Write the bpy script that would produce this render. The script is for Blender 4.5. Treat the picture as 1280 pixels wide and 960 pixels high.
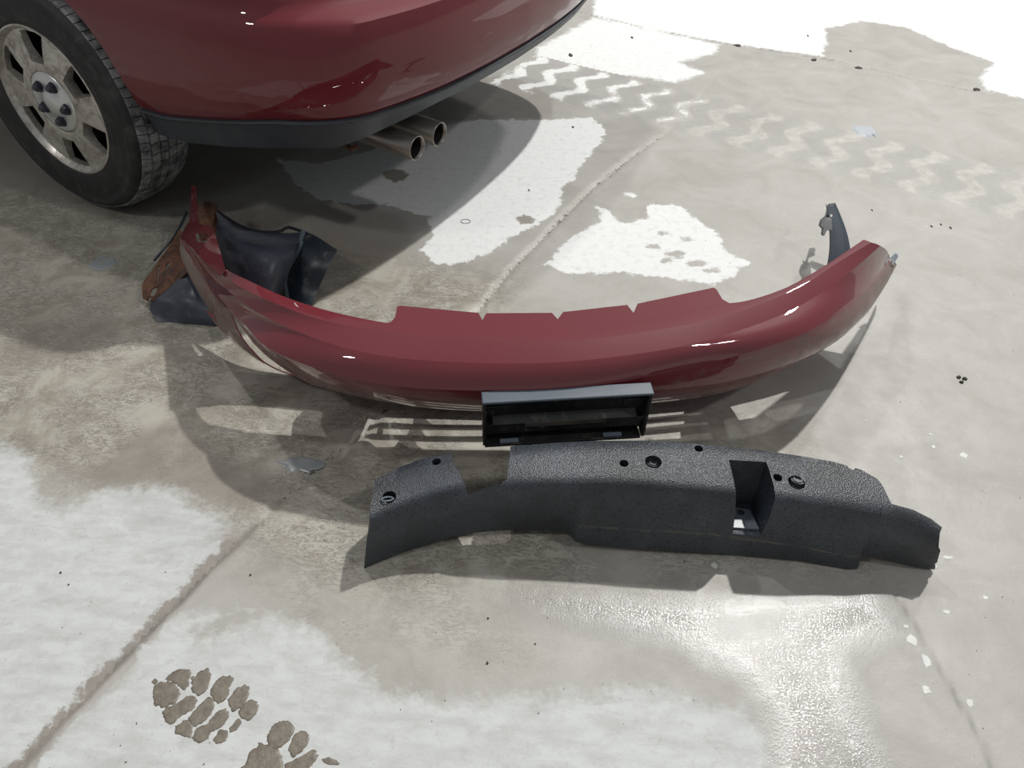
import bpy, bmesh, math, random
import numpy as np
from mathutils import Vector, Matrix, noise as mnoise
random.seed(7)
rng = np.random.default_rng(7)
for o in list(bpy.data.objects): bpy.data.objects.remove(o)
S = bpy.context.scene
C = S.collection

# ---------------------------------------------------------------- camera
TH, RO, F0, HC = .738, .025, 955., 1.25          # pitch, roll, focal length in px (of 1280), height
fw = Vector((0, math.cos(TH), -math.sin(TH)))
up0 = Vector((0, math.sin(TH), math.cos(TH)))
rt = Vector((1, 0, 0)) * math.cos(RO) + up0 * math.sin(RO)
up = -Vector((1, 0, 0)) * math.sin(RO) + up0 * math.cos(RO)
cd = bpy.data.cameras.new('camera'); cam = bpy.data.objects.new('camera', cd); C.objects.link(cam)
cd.sensor_width = 36; cd.lens = 36 * F0 / 1280; cd.clip_end = 100
cam.matrix_world = Matrix(((rt.x, up.x, -fw.x, 0), (rt.y, up.y, -fw.y, 0), (rt.z, up.z, -fw.z, HC), (0, 0, 0, 1)))
S.camera = cam
OC = Vector((0, 0, HC))
def at(px, py, z=0.0):                            # a pixel of the photograph -> point of the place at height z
    d = rt * (px - 640) - up * (py - 480) + fw * F0
    return OC + d * ((z - HC) / d.z)

# ---------------------------------------------------------------- light
S.view_settings.view_transform = 'Standard'; S.view_settings.look = 'None'
S.view_settings.exposure = -0.10; S.view_settings.gamma = 1.0; S.view_settings.use_curve_mapping = False
w = bpy.data.worlds.new('hall_air'); S.world = w; w.use_nodes = True
w.node_tree.nodes['Background'].inputs[0].default_value = (.93, .96, 1, 1)
w.node_tree.nodes['Background'].inputs[1].default_value = .28
def lamp(name, loc, power, r, col=(1, .985, .95)):
    l = bpy.data.lights.new(name, 'POINT'); l.energy = power; l.shadow_soft_size = r; l.color = col
    o = bpy.data.objects.new(name, l); C.objects.link(o); o.location = loc
    return o
HI = at(948, 770)
KL = HI + Vector((.36, .60, 1)) * 9.0
lamp('key_lamp', KL, 4000, .14)
lamp('side_lamp', (6.8, -1.5, 8.5), 720, .25)
lamp('back_lamp', (-2.9, 6.2, 9.0), 750, .2)
lamp('left_fill', (-5.5, -2.0, 7.5), 420, .4)  # added fill for the car side and wheel, no known source
lamp('far_fill', (5.2, 9.0, 7.0), 800, .3)  # added to brighten the far floor, not a known lamp

# ---------------------------------------------------------------- materials
def mat(name, col=(.5, .5, .5), rough=.5, metal=0, coat=0, spec=.5):
    m = bpy.data.materials.new(name); m.use_nodes = True
    b = m.node_tree.nodes['Principled BSDF']
    b.inputs['Base Color'].default_value = (*col, 1); b.inputs['Roughness'].default_value = rough
    b.inputs['Metallic'].default_value = metal; b.inputs['Coat Weight'].default_value = coat
    b.inputs['Coat Roughness'].default_value = .03; b.inputs['Specular IOR Level'].default_value = spec
    return m
class NT:
    def __init__(s, m): s.t = m.node_tree; s.b = s.t.nodes['Principled BSDF']
    def n(s, kind, **kw):
        x = s.t.nodes.new(kind)
        for k, v in kw.items():
            if hasattr(x, k): setattr(x, k, v)
        return x
    def l(s, a, b): s.t.links.new(a, b)
    def set(s, sock, v):
        if isinstance(v, (int, float)): sock.default_value = v
        elif isinstance(v, tuple): sock.default_value = (*v, 1) if len(v) == 3 and sock.type == 'RGBA' else v
        else: s.l(v, sock)
    def math(s, op, a, b=0., c=None, clamp=False):
        x = s.n('ShaderNodeMath', operation=op); x.use_clamp = clamp
        s.set(x.inputs[0], a); s.set(x.inputs[1], b)
        if c is not None: s.set(x.inputs[2], c)
        return x.outputs[0]
    def noise(s, scale, detail=4, rough=.5, dist=0, vec=None):
        x = s.n('ShaderNodeTexNoise'); x.inputs['Scale'].default_value = scale; x.inputs['Detail'].default_value = detail
        x.inputs['Roughness'].default_value = rough; x.inputs['Distortion'].default_value = dist
        s.l(vec if vec is not None else s.obj(), x.inputs['Vector']); return x.outputs['Fac']
    def obj(s):
        if not hasattr(s, '_o'): s._o = s.n('ShaderNodeTexCoord').outputs['Object']
        return s._o
    def mix(s, f, a, b):
        x = s.n('ShaderNodeMix'); x.data_type = 'RGBA'; s.set(x.inputs[0], f); s.set(x.inputs[6], a); s.set(x.inputs[7], b)
        return x.outputs[2]
    def ramp(s, f, a, b):       # linear step from a to b
        x = s.n('ShaderNodeMapRange'); x.inputs[1].default_value = a; x.inputs[2].default_value = b; s.l(f, x.inputs[0]); return x.outputs[0]
    def attr(s, name):
        x = s.n('ShaderNodeAttribute'); x.attribute_name = name; return x.outputs['Fac']
    def bump(s, h, strength=.3, dist=.002):
        x = s.n('ShaderNodeBump'); x.inputs['Strength'].default_value = strength; x.inputs['Distance'].default_value = dist
        s.l(h, x.inputs['Height']); s.l(x.outputs[0], s.b.inputs['Normal']); return x

# red metallic paint
def paint(name, dirty=False):
    m = mat(name, (.17, .007, .014), .55, .0, 1.0, .15); t = NT(m)
    fl = t.noise(900, 1)
    base = t.mix(t.ramp(fl, .35, .7), (.115, .009, .015), (.155, .017, .026))
    if dirty:
        a = t.attr('dirt'); n = t.noise(14, 6, .65, 1.2)
        f = t.math('MULTIPLY', t.ramp(t.math('ADD', a, t.math('MULTIPLY', t.math('SUBTRACT', n, .5), 1.6)), .35, .95), .82)
        base = t.mix(f, base, (.19, .16, .135))
        t.l(t.math('MULTIPLY_ADD', f, .3, .5), t.b.inputs['Roughness'])
        t.l(t.math('MULTIPLY_ADD', f, -.85, 1.0), t.b.inputs['Coat Weight'])
    t.l(base, t.b.inputs['Base Color'])
    t.b.inputs['Coat Roughness'].default_value = .025; t.b.inputs['Coat IOR'].default_value = 1.7
    return m
M_car = paint('red_paint'); M_car.node_tree.nodes['Principled BSDF'].inputs['Coat IOR'].default_value = 1.5; M_bump = paint('dirty_red_paint', True)

def plastic(name, a, b, rough=.45, bs=180, bstr=.15, dust=0.):
    m = mat(name, a, rough); t = NT(m)
    n = t.noise(11, 6, .6, .6); c = t.mix(t.ramp(n, .35, .68), a, b)
    if dust:
        n2 = t.noise(45, 5, .7); c = t.mix(t.math('MULTIPLY', t.ramp(n2, .55, .75), dust), c, (.22, .21, .19))
    t.l(c, t.b.inputs['Base Color']); t.bump(t.noise(bs, 3), bstr, .001)
    return m
M_clad = plastic('grey_cladding', (.035, .042, .050), (.050, .058, .068), .5)
M_black = plastic('black_plastic', (.010, .011, .013), (.022, .024, .028), .35)
M_bracket = plastic('bracket_plastic', (.010, .011, .012), (.030, .030, .028), .32, dust=.5)
M_lip = plastic('bracket_lip', (.07, .09, .115), (.09, .11, .135), .45)
M_liner = plastic('liner_plastic', (.030, .035, .052), (.058, .066, .088), .42, dust=.35)
M_panel = plastic('panel_plastic', (.010, .018, .026), (.020, .032, .042), .38, dust=.4)
M_flange = plastic('torn_plastic', (.11, .14, .17), (.17, .20, .23), .4)
M_metal = mat('bare_metal', (.42, .42, .40), .35, .9)
M_pipe = mat('brushed_steel', (.34, .32, .29), .33, .9); t = NT(M_pipe); t.bump(t.noise(150, 3), .1, .001)
M_in = mat('soot', (.012, .010, .009), .9)
M_glass = mat('dark_glass', (.01, .012, .014), .08)
M_tail = mat('tail_lamp_red', (.25, .01, .012), .12, coat=1)
m = mat('alloy', (.52, .50, .46), .36, .75); t = NT(m)
d = t.ramp(t.noise(28, 6, .7, 1), .42, .72)
t.l(t.mix(d, (.60, .58, .54), (.24, .21, .17)), t.b.inputs['Base Color']); t.l(t.math('MULTIPLY_ADD', d, .35, .33), t.b.inputs['Roughness']); M_alloy = m
M_hub = mat('hub_metal', (.66, .68, .67), .30, .7)
M_lug = mat('lug_steel', (.075, .075, .095), .35, .7)
m = mat('tyre_rubber', (.016, .016, .017), .62); t = NT(m)
t.l(t.mix(t.math('MULTIPLY', t.ramp(t.noise(16, 6, .7, .8), .5, .75), .55), (.015, .015, .016), (.09, .088, .08)), t.b.inputs['Base Color']); M_tyre = m
m = mat('worn_tread', (.05, .05, .05), .5); t = NT(m)
t.l(t.mix(t.ramp(t.noise(22, 5, .7), .4, .65), (.07, .071, .072), (.36, .365, .365)), t.b.inputs['Base Color']); M_tread = m
m = mat('rust', (.13, .055, .025), .8); t = NT(m)
c = t.mix(t.ramp(t.noise(30, 7, .7, 1), .4, .65), (.165, .07, .034), (.045, .022, .016)); c = t.mix(t.ramp(t.noise(9, 4), .56, .66), c, (.03, .028, .027))
t.l(c, t.b.inputs['Base Color']); t.bump(t.noise(110, 5, .7), .6, .003); M_rust = m
# expanded bead foam, wet
m = mat('bead_foam', (.012, .014, .017), .30, 0, 0, .7); t = NT(m)
v = t.n('ShaderNodeTexVoronoi'); v.inputs['Scale'].default_value = 420; t.l(t.obj(), v.inputs['Vector'])
n = t.noise(70, 4, .7)
pits = t.ramp(t.noise(250, 2, .5), .57, .64)
c = t.mix(pits, t.mix(t.ramp(t.noise(7, 5, .6), .35, .7), (.012, .016, .022), (.044, .055, .070)), (.003, .003, .003))
sx_ = t.n('ShaderNodeSeparateXYZ'); t.l(t.obj(), sx_.inputs[0])
zl = t.math('SUBTRACT', sx_.outputs[2], t.math('MULTIPLY_ADD', t.math('MAXIMUM', t.math('SUBTRACT', sx_.outputs[0], .12), 0.), -.10, .070)); zl = t.math('ADD', zl, t.math('MULTIPLY', t.math('SUBTRACT', t.noise(14, 4, .6), .5), .02))
md = t.math('MULTIPLY', t.ramp(t.math('ABSOLUTE', zl), .0035, .0015), t.ramp(t.math('ABSOLUTE', t.math('SUBTRACT', sx_.outputs[0], .18)), .30, .26)); md = t.math('MULTIPLY', md, t.ramp(t.noise(30, 5, .7), .42, .55))
c = t.mix(md, c, (.10, .09, .075))
t.l(c, t.b.inputs['Base Color'])
t.l(t.ramp(t.noise(90, 4, .7), .3, .7), t.b.inputs['Roughness'])
mr = t.n('ShaderNodeMapRange'); mr.inputs[3].default_value = .30; mr.inputs[4].default_value = .55; t.l(t.noise(120, 3, .6), mr.inputs[0]); t.l(mr.outputs[0], t.b.inputs['Roughness'])
t.bump(t.math('ADD', t.math('MULTIPLY', v.outputs['Distance'], 1.0), t.math('MULTIPLY', n, .6)), .6, .0014); M_foam = m
M_flake = mat('white_flake', (.56, .57, .55), .5)
M_crumb = mat('dark_crumb', (.03, .027, .022), .7)
M_film = mat('clear_film', (.46, .49, .52), .15)
m = mat('wet_mud', (.19, .165, .135), .35); t = NT(m)
t.l(t.mix(t.ramp(t.noise(60, 6, .7), .35, .65), (.20, .175, .14), (.11, .092, .07)), t.b.inputs['Base Color']); t.bump(t.noise(90, 5, .7), .5, .003); M_mud = m

# concrete
m = mat('wet_concrete', (.4, .4, .38), .5); t = NT(m)
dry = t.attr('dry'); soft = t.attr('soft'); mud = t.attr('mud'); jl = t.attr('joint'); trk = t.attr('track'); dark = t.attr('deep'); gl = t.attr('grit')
e1 = t.math('SUBTRACT', t.noise(9, 6, .6), .5); e2 = t.math('SUBTRACT', t.noise(60, 5, .6), .5)
edge = t.math('ADD', dry, t.math('MULTIPLY', e1, t.math('MULTIPLY', soft, 2.2))); edge = t.math('ADD', edge, t.math('MULTIPLY', e2, t.math('MULTIPLY_ADD', soft, 1.1, .018))); edge = t.math('ADD', edge, t.math('MULTIPLY', t.math('SUBTRACT', t.noise(24, 6, .7), .5), .07))
dm = t.math('MULTIPLY_ADD', t.math('DIVIDE', edge, soft), 1.0, .5, clamp=True)
mp = t.n('ShaderNodeMapping'); mp.inputs['Rotation'].default_value = (0, 0, .5); mp.inputs['Scale'].default_value = (1, 2.6, 1); t.l(t.obj(), mp.inputs['Vector'])
streak = t.noise(13, 9, .68, .35, mp.outputs[0]); fine = t.noise(220, 4, .7)
dcol = t.mix(t.ramp(streak, .40, .66), (.54, .555, .55), (.44, .445, .435))
dcol = t.mix(t.math('MULTIPLY', t.ramp(t.noise(46, 7, .75, .6), .53, .66), .38), dcol, (.36, .35, .33))
wcol = t.mix(t.ramp(t.noise(5, 7, .65, .7), .35, .65), (.385, .374, .350), (.318, .306, .282))
wcol = t.mix(t.math('MULTIPLY', t.ramp(t.noise(45, 5, .7), .58, .66), .22), wcol, (.44, .425, .39))
dcol = t.mix(t.math('MULTIPLY', t.attr('paler'), t.ramp(t.noise(40, 5, .7), .85, .50)), dcol, (.68, .69, .685))  # dry floor mixed whiter farther from the camera
# wisps of mud
mn = t.noise(24, 8, .72, 2.2, mp.outputs[0]); wis = t.math('ABSOLUTE', t.math('SUBTRACT', mn, .47)); wis = t.ramp(wis, .040, .008)
w2 = t.ramp(t.noise(10, 6, .7, .8), .42, .60)
mc = t.mix(w2, (.40, .38, .325), (.27, .245, .20)); mc = t.mix(t.math('MULTIPLY', wis, t.ramp(t.noise(7, 4), .36, .52)), mc, (.13, .118, .095))
wcol = t.mix(t.math('MULTIPLY', mud, .9), wcol, mc)
wcol = t.mix(t.math('MULTIPLY', t.ramp(trk, .1, .5), t.ramp(t.noise(18, 6, .75), .38, .72)), wcol, (.50, .485, .455))
wcol = t.mix(t.math('MULTIPLY', t.math('MULTIPLY', t.ramp(trk, .0, -.35), .55), t.ramp(t.noise(55, 6, .75), .38, .55)), wcol, (.30, .295, .29))
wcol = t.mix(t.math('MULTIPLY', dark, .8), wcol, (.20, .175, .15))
wcol = t.mix(t.math('MULTIPLY', gl, .7), wcol, (.25, .245, .235))
col = t.mix(dm, wcol, dcol)
jn = t.math('MULTIPLY', jl, t.ramp(t.noise(55, 5, .7), .35, .55)); col = t.mix(t.math('MULTIPLY', jn, .4), col, (.46, .44, .40))
jd = t.math('MULTIPLY', t.ramp(jl, .45, .8), t.ramp(t.noise(75, 4, .7), .55, .62)); col = t.mix(jd, col, (.06, .055, .045)); col = t.mix(t.attr('crack'), col, (.10, .095, .085))
sp = t.ramp(t.noise(115, 2, .5), .735, .76); col = t.mix(sp, col, (.09, .08, .07))
t.l(col, t.b.inputs['Base Color'])
rn = t.noise(14, 5, .6)
wr = t.math('MULTIPLY_ADD', rn, .5, .26); ro = t.mix(dm, wr, (.8, .8, .8)); ro = t.mix(t.ramp(gl, .2, 1.0), ro, (.085, .085, .085))
t.l(ro, t.b.inputs['Roughness'])
t.b.inputs['Specular IOR Level'].default_value = .45
glb = t.ramp(gl, .0, .3)
gb = t.math('MULTIPLY', t.math('MULTIPLY', glb, t.math('SUBTRACT', t.noise(260, 2, .6), .5)), t.math('MULTIPLY_ADD', t.ramp(t.noise(30, 4, .6), .35, .65), .3, .5))
t.bump(t.math('ADD', t.math('ADD', t.math('MULTIPLY', fine, .35), t.math('MULTIPLY', t.noise(35, 6, .7), 1.2)), t.math('ADD', gb, t.math('MULTIPLY', dm, .4))), .32, .0028)
M_floor = m

# ---------------------------------------------------------------- helpers
def link(name, me, parent=None, m=None, smooth=False):
    o = bpy.data.objects.new(name, me); C.objects.link(o)
    if m is not None and not me.materials: me.materials.append(m)
    if parent: o.parent = parent
    if smooth: me.polygons.foreach_set('use_smooth', [True] * len(me.polygons)); me.update()
    return o
def mesh(vs, fs, name='m'):
    me = bpy.data.meshes.new(name); me.from_pydata([tuple(v) for v in vs], [], fs); me.update(); return me
def obj(name, vs, fs, m, parent=None, smooth=False): return link(name, mesh(vs, fs, name), parent, m, smooth)
def thing(name, label, cat, loc=(0, 0, 0), group=None):
    o = bpy.data.objects.new(name, None); C.objects.link(o); o.location = loc; tag(o, label, cat, group); return o
def tag(o, label, cat, group=None):
    o['label'] = label; o['category'] = cat
    if group: o['group'] = group
    return o
def grid(rows, closed=False):
    n = len(rows[0]); vs = [p for r in rows for p in r]; fs = []
    for i in range(len(rows) - 1):
        for j in range(n if closed else n - 1):
            k = (j + 1) % n; fs.append((i * n + j, i * n + k, (i + 1) * n + k, (i + 1) * n + j))
    return vs, fs
def apply(o):                                     # bakes an object's modifiers
    dg = bpy.context.evaluated_depsgraph_get(); dg.update()
    me = bpy.data.meshes.new_from_object(o.evaluated_get(dg)); o.modifiers.clear(); o.data = me; return o
def mod(o, kind, **kw):
    x = o.modifiers.new(kind, kind)
    for k, v in kw.items(): setattr(x, k, v)
    return x
def cut(o, cutters, op='DIFFERENCE', selfx=False):
    n0 = len(o.data.polygons); n_c = len(cutters); par = o.parent; o.parent = None; vols = []
    for q_ in [o] + cutters:
        bv = bmesh.new(); bv.from_mesh(q_.data); vols.append(round(bv.calc_volume(signed=True), 8)); bv.free()
    for c in cutters:
        x = o.modifiers.new('b', 'BOOLEAN'); x.operation = op; x.object = c; x.solver = 'EXACT'; x.use_self = selfx
    apply(o)
    for c in cutters: bpy.data.objects.remove(c)
    o.parent = par
    print('CUT', o.name, n_c, n0, len(o.data.polygons), vols)
def fixn(me):                                     # outward normals, checked by the signed volume
    bm = bmesh.new(); bm.from_mesh(me); bmesh.ops.recalc_face_normals(bm, faces=bm.faces)
    if bm.calc_volume(signed=True) < 0: bmesh.ops.reverse_faces(bm, faces=bm.faces)
    bm.to_mesh(me); bm.free(); return me
def prism(bot, top):                              # closed solid between two polygons
    n = len(bot); vs = list(bot) + list(top); fs = [tuple(range(n))[::-1], tuple(range(n, 2 * n))]
    fs += [(i, (i + 1) % n, n + (i + 1) % n, n + i) for i in range(n)]
    return fixn(mesh(vs, fs))
def cutter(bot, top): return link('cutter', prism(bot, top))
def cyl(c, axis, r, h, n=20, r2=None):            # solid cylinder from c along axis
    axis = Vector(axis).normalized(); a = axis.orthogonal().normalized(); b = axis.cross(a); r2 = r if r2 is None else r2
    f = lambda q, rr: [Vector(q) + (a * math.cos(2 * math.pi * i / n) + b * math.sin(2 * math.pi * i / n)) * rr for i in range(n)]
    return prism(f(c, r), f(Vector(c) + axis * h, r2))
def box(c, s, rot=None):
    c = Vector(c); R = rot or Matrix.Identity(3)
    q = lambda z: [c + R @ Vector((x * s[0] / 2, y * s[1] / 2, z * s[2] / 2)) for x, y in ((-1, -1), (1, -1), (1, 1), (-1, 1))]
    return prism(q(-1), q(1))
def shade(o, ang=35, keep=False):
    me = o.data; me.polygons.foreach_set('use_smooth', [True] * len(me.polygons))
    bm = bmesh.new(); bm.from_mesh(me); lim = math.radians(ang)
    for e in bm.edges:
        e.smooth = (e.smooth or not keep) and not (len(e.link_faces) == 2 and e.calc_face_angle(0) > lim)
    bm.to_mesh(me); bm.free(); return o
def resample(pts, n):
    P = np.array([tuple(p) for p in pts]); d = np.r_[0, np.cumsum(np.linalg.norm(np.diff(P, axis=0), axis=1))]
    # Catmull-Rom through the control points, then even spacing
    Q = []
    E = np.vstack([2 * P[0] - P[1], P, 2 * P[-1] - P[-2]])
    for i in range(len(P) - 1):
        p0, p1, p2, p3 = E[i:i + 4]
        l0 = np.linalg.norm(p1 - p0) ** .5 + 1e-6; l1 = np.linalg.norm(p2 - p1) ** .5 + 1e-6; l2 = np.linalg.norm(p3 - p2) ** .5 + 1e-6
        m1 = (p2 - p1) + l1 * ((p1 - p0) / l0 - (p2 - p0) / (l0 + l1)); m2 = (p2 - p1) + l1 * ((p3 - p2) / l2 - (p3 - p1) / (l1 + l2))
        for s in np.linspace(0, 1, 24, endpoint=False):
            Q.append((2 * s**3 - 3 * s**2 + 1) * p1 + (s**3 - 2 * s**2 + s) * m1 + (-2 * s**3 + 3 * s**2) * p2 + (s**3 - s**2) * m2)
    Q.append(P[-1]); Q = np.array(Q); d = np.r_[0, np.cumsum(np.linalg.norm(np.diff(Q, axis=0), axis=1))]
    u = np.linspace(0, d[-1], n); return np.stack([np.interp(u, d, Q[:, k]) for k in range(3)], 1)
def pxrow(pts, z): return [at(p[0], p[1], p[2] if len(p) > 2 else z) for p in pts]
def join_bm(o, mes):                              # joins meshes of one part
    bm = bmesh.new()
    for me in mes: bm.from_mesh(me)
    me = bpy.data.meshes.new(o); bm.to_mesh(me); bm.free(); return me

# ---------------------------------------------------------------- floor
xs = np.r_[np.linspace(-9, -3, 20)[:-1], np.arange(-3, 3.2, .0085), np.linspace(3.2, 9, 20)]
ys = [-5, -4, -3, -2, -1, -.4, 0, .2]; y = .34
while y < 4.7: ys.append(y); y += .0055 + .0028 * y
ys = np.r_[ys, np.linspace(y, 12, 18)]
X, Y = np.meshgrid(xs, ys); XY = np.stack([X.ravel(), Y.ravel()], 1)
def poly_sd(px, floorpts=False):
    V = np.array([tuple(p)[:2] for p in (px if floorpts else [at(a, b) for a, b in px])]); out = np.full(len(XY), -1.)
    lo = V.min(0) - .25; hi = V.max(0) + .25; sel = np.where(((XY > lo) & (XY < hi)).all(1))[0]; P = XY[sel]
    d = np.full(len(P), 9.); ins = np.zeros(len(P), bool)
    for i in range(len(V)):
        a = V[i]; b = V[(i + 1) % len(V)]; e = b - a; tt = np.clip(((P - a) @ e) / (e @ e + 1e-12), 0, 1)
        d = np.minimum(d, np.hypot(*(P - a - tt[:, None] * e).T))
        c = (a[1] > P[:, 1]) != (b[1] > P[:, 1]); xx = (b[0] - a[0]) * (P[:, 1] - a[1]) / (b[1] - a[1] + 1e-12) + a[0]; ins ^= c & (P[:, 0] < xx)
    out[sel] = np.where(ins, d, -d); return np.maximum(out, -1)
def line_d(px):
    V = np.array([tuple(at(a, b))[:2] for a, b in px]); d = np.full(len(XY), 9.)
    sel = np.where(((XY > V.min(0) - .2) & (XY < V.max(0) + .2)).all(1))[0]; P = XY[sel]; dd = np.full(len(P), 9.)
    for i in range(len(V) - 1):
        a = V[i]; e = V[i + 1] - a; tt = np.clip(((P - a) @ e) / (e @ e), 0, 1); dd = np.minimum(dd, np.hypot(*(P - a - tt[:, None] * e).T))
    d[sel] = dd; return d
DRY = [  # (edge softness in m, polygon)
 (.035, [(-260, 500), (-60, 545), (10, 562), (40, 572), (45, 600), (45, 625), (80, 640), (120, 612), (190, 606), (240, 625), (285, 648), (272, 690), (238, 725), (200, 760), (172, 796), (120, 850), (70, 900), (18, 958), (-60, 1060), (-400, 1100)]),
 (.03, [(42, 962), (95, 900), (150, 850), (188, 800), (225, 770), (320, 768), (395, 790), (420, 822), (475, 858), (560, 882), (640, 862), (690, 876), (740, 868), (800, 862), (860, 868), (925, 885), (952, 915), (962, 975), (900, 1130), (-20, 1060)]),
 (.008, [(345, 198), (400, 205), (470, 186), (540, 158), (600, 150), (690, 150), (740, 147), (757, 163), (752, 180), (742, 188), (725, 208), (718, 224), (700, 235), (703, 250), (692, 268), (668, 282), (640, 296), (612, 318), (580, 328), (545, 330), (524, 312), (541, 298), (536, 272), (505, 262), (480, 255), (440, 254), (400, 250), (372, 232)]),
 (.010, [(746, 258), (760, 263), (772, 278), (790, 278), (808, 272), (812, 254), (850, 258), (892, 288), (905, 312), (936, 328), (914, 345), (894, 356), (850, 350), (780, 340), (712, 342), (680, 330), (718, 292), (752, 277)]),
 (.02, [(745, -40), (742, 20), (770, 30), (850, 44), (921, 56), (1026, 70), (1034, 52), (1030, 36), (1076, 26), (1132, 34), (1192, 60), (1243, 78), (1225, 98), (1232, 112), (1300, 128), (1500, 150), (1500, -60), (1100, -140), (700, -100)]),
 (.03, [(742, 22), (900, 56), (890, 68), (850, 78), (880, 92), (846, 104), (790, 95), (760, 103), (700, 98), (664, 92), (672, 60)]),
 (.010, [(780, 240), (794, 243), (793, 246), (781, 244)]),
]
dry = np.full(len(XY), -1.); soft = np.full(len(XY), .02)
for s_, p in DRY:
    d = poly_sd(p); better = d > dry; soft = np.where(better, s_, soft); dry = np.maximum(dry, d)
# wet spots inside dry ground
for p in ([(480, 214), (490, 211), (505, 213), (510, 219), (505, 226), (492, 228), (481, 224)], [(645, 271), (655, 268), (668, 273), (664, 280), (650, 279)],
          [(300, 758), (345, 752), (330, 780), (250, 800), (235, 790)]):
    dry = np.minimum(dry, -poly_sd(p))
jl_ = line_d([(-20, 1000), (18, 962), (70, 902), (120, 850), (172, 800), (200, 765), (235, 735), (262, 702), (290, 680)]); jw = .009 + .009 * np.array([max(0, mnoise.noise(Vector((a * 7, b * 7, 1)))) for a, b in XY]); dry = np.minimum(dry, jl_ - jw); soft = np.where(jl_ < .03, .008, soft)
for a, b, dx, dy in ((845, 318, 14, 5), (870, 330, 12, 4), (815, 308, 9, 3), (858, 300, 8, 3), (890, 338, 10, 3), (832, 326, 9, 3), (828, 292, 7, 2)):
    dry = np.minimum(dry, -poly_sd([(a + dx * math.cos(k), b + dy * math.sin(k)) for k in np.arange(0, 6.28, .8)]))
sm = lambda d, w_: np.clip(d / w_ + .5, 0, 1)
mudm = sm(poly_sd([(-300, 190), (120, 240), (320, 262), (520, 325), (640, 345), (640, 400), (700, 560), (760, 735), (690, 745), (430, 760), (310, 690), (260, 640), (-100, 560), (-400, 500)]), .16)
mudm = np.maximum(mudm, .75 * sm(poly_sd([(760, 500), (1000, 500), (1010, 560), (1110, 720), (800, 740)]), .12))
mudm = np.maximum(mudm, .55 * sm(poly_sd([(660, 820), (470, 830), (380, 760), (600, 740)]), .15))
deep = sm(poly_sd([(66, 568), (100, 588), (140, 568), (165, 541), (222, 525), (262, 560), (300, 590), (380, 600), (380, 634), (300, 633), (240, 620), (180, 604), (120, 606), (85, 596)]), .04) * .8  # bumper's cast shadow painted into the floor colour, partly real wet mud
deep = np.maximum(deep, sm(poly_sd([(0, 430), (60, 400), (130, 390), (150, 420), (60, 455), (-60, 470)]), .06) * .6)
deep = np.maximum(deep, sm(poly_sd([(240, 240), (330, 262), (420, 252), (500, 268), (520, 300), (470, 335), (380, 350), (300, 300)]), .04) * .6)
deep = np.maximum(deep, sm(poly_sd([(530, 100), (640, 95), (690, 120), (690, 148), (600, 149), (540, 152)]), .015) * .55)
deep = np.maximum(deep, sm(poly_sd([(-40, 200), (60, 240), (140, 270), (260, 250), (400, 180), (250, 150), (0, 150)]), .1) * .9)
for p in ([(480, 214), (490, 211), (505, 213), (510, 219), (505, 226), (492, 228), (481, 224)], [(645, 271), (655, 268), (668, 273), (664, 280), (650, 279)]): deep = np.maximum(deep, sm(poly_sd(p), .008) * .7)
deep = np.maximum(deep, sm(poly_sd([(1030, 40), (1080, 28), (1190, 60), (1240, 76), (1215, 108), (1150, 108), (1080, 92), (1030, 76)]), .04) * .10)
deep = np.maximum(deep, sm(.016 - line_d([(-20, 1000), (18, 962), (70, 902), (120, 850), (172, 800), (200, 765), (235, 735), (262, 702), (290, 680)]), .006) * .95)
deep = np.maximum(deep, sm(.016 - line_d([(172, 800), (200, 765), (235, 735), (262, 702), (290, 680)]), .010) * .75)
grit = sm(poly_sd([(600, 735), (850, 745), (1090, 735), (1120, 790), (1060, 820), (1080, 900), (1120, 1000), (950, 1000), (965, 900), (930, 850), (830, 800), (700, 770)]), .09)
JM = [(-20, 1000), (18, 960), (58, 915), (95, 880), (130, 845), (180, 792), (215, 758), (250, 722), (290, 682), (330, 645), (372, 605), (412, 572), (450, 545), (520, 470), (600, 385), (640, 335), (690, 285), (740, 235), (790, 195), (835, 165), (880, 115), (930, 52), (955, 30), (985, 0), (1010, -30)]
JT = [(700, 10), (742, 19), (800, 33), (860, 45), (920, 56), (985, 66), (1060, 78), (1130, 95), (1210, 112), (1300, 128), (1500, 165)]
JF = [(1120, 745), (1150, 790), (1170, 830), (1200, 880), (1230, 930), (1248, 985)]
wob = np.array([mnoise.noise(Vector((a * 22, b * 22, 0))) for a, b in XY]) * .006
dM = np.abs(line_d(JM) + wob); dT = np.abs(line_d(JT) + wob); dF = np.abs(line_d(JF) + wob * .5)
low = (XY[:, 1] < 1.0)
vis = np.where(low, 1, np.clip((2.95 - XY[:, 1]) / .3, .15, 1))
z = -.006 * vis * np.exp(-(dM / .010) ** 2) - .004 * np.exp(-(dT / .005) ** 2) - .002 * np.exp(-(dF / .0035) ** 2)
z += .0004 * vis * np.exp(-((dM - .017) / .008) ** 2)
joint = np.exp(-(dM / .016) ** 2) * np.where(low, .25, np.clip((3.0 - XY[:, 1]) / .3, 0, .8)) + .75 * np.exp(-(dT / .009) ** 2)
crack = np.exp(-(dT / .005) ** 2) * .8 * np.clip(np.array([mnoise.noise(Vector((a * 6, b * 6, 3))) for a, b in XY]) * 1.8 + .65, 0, 1) + .5 * np.exp(-(dF / .004) ** 2) + .5 * np.exp(-(dM / .007) ** 2) * low * np.clip(np.array([mnoise.noise(Vector((a * 16, b * 16, 8))) for a, b in XY]) * 2 + .5, 0, 1)
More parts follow.
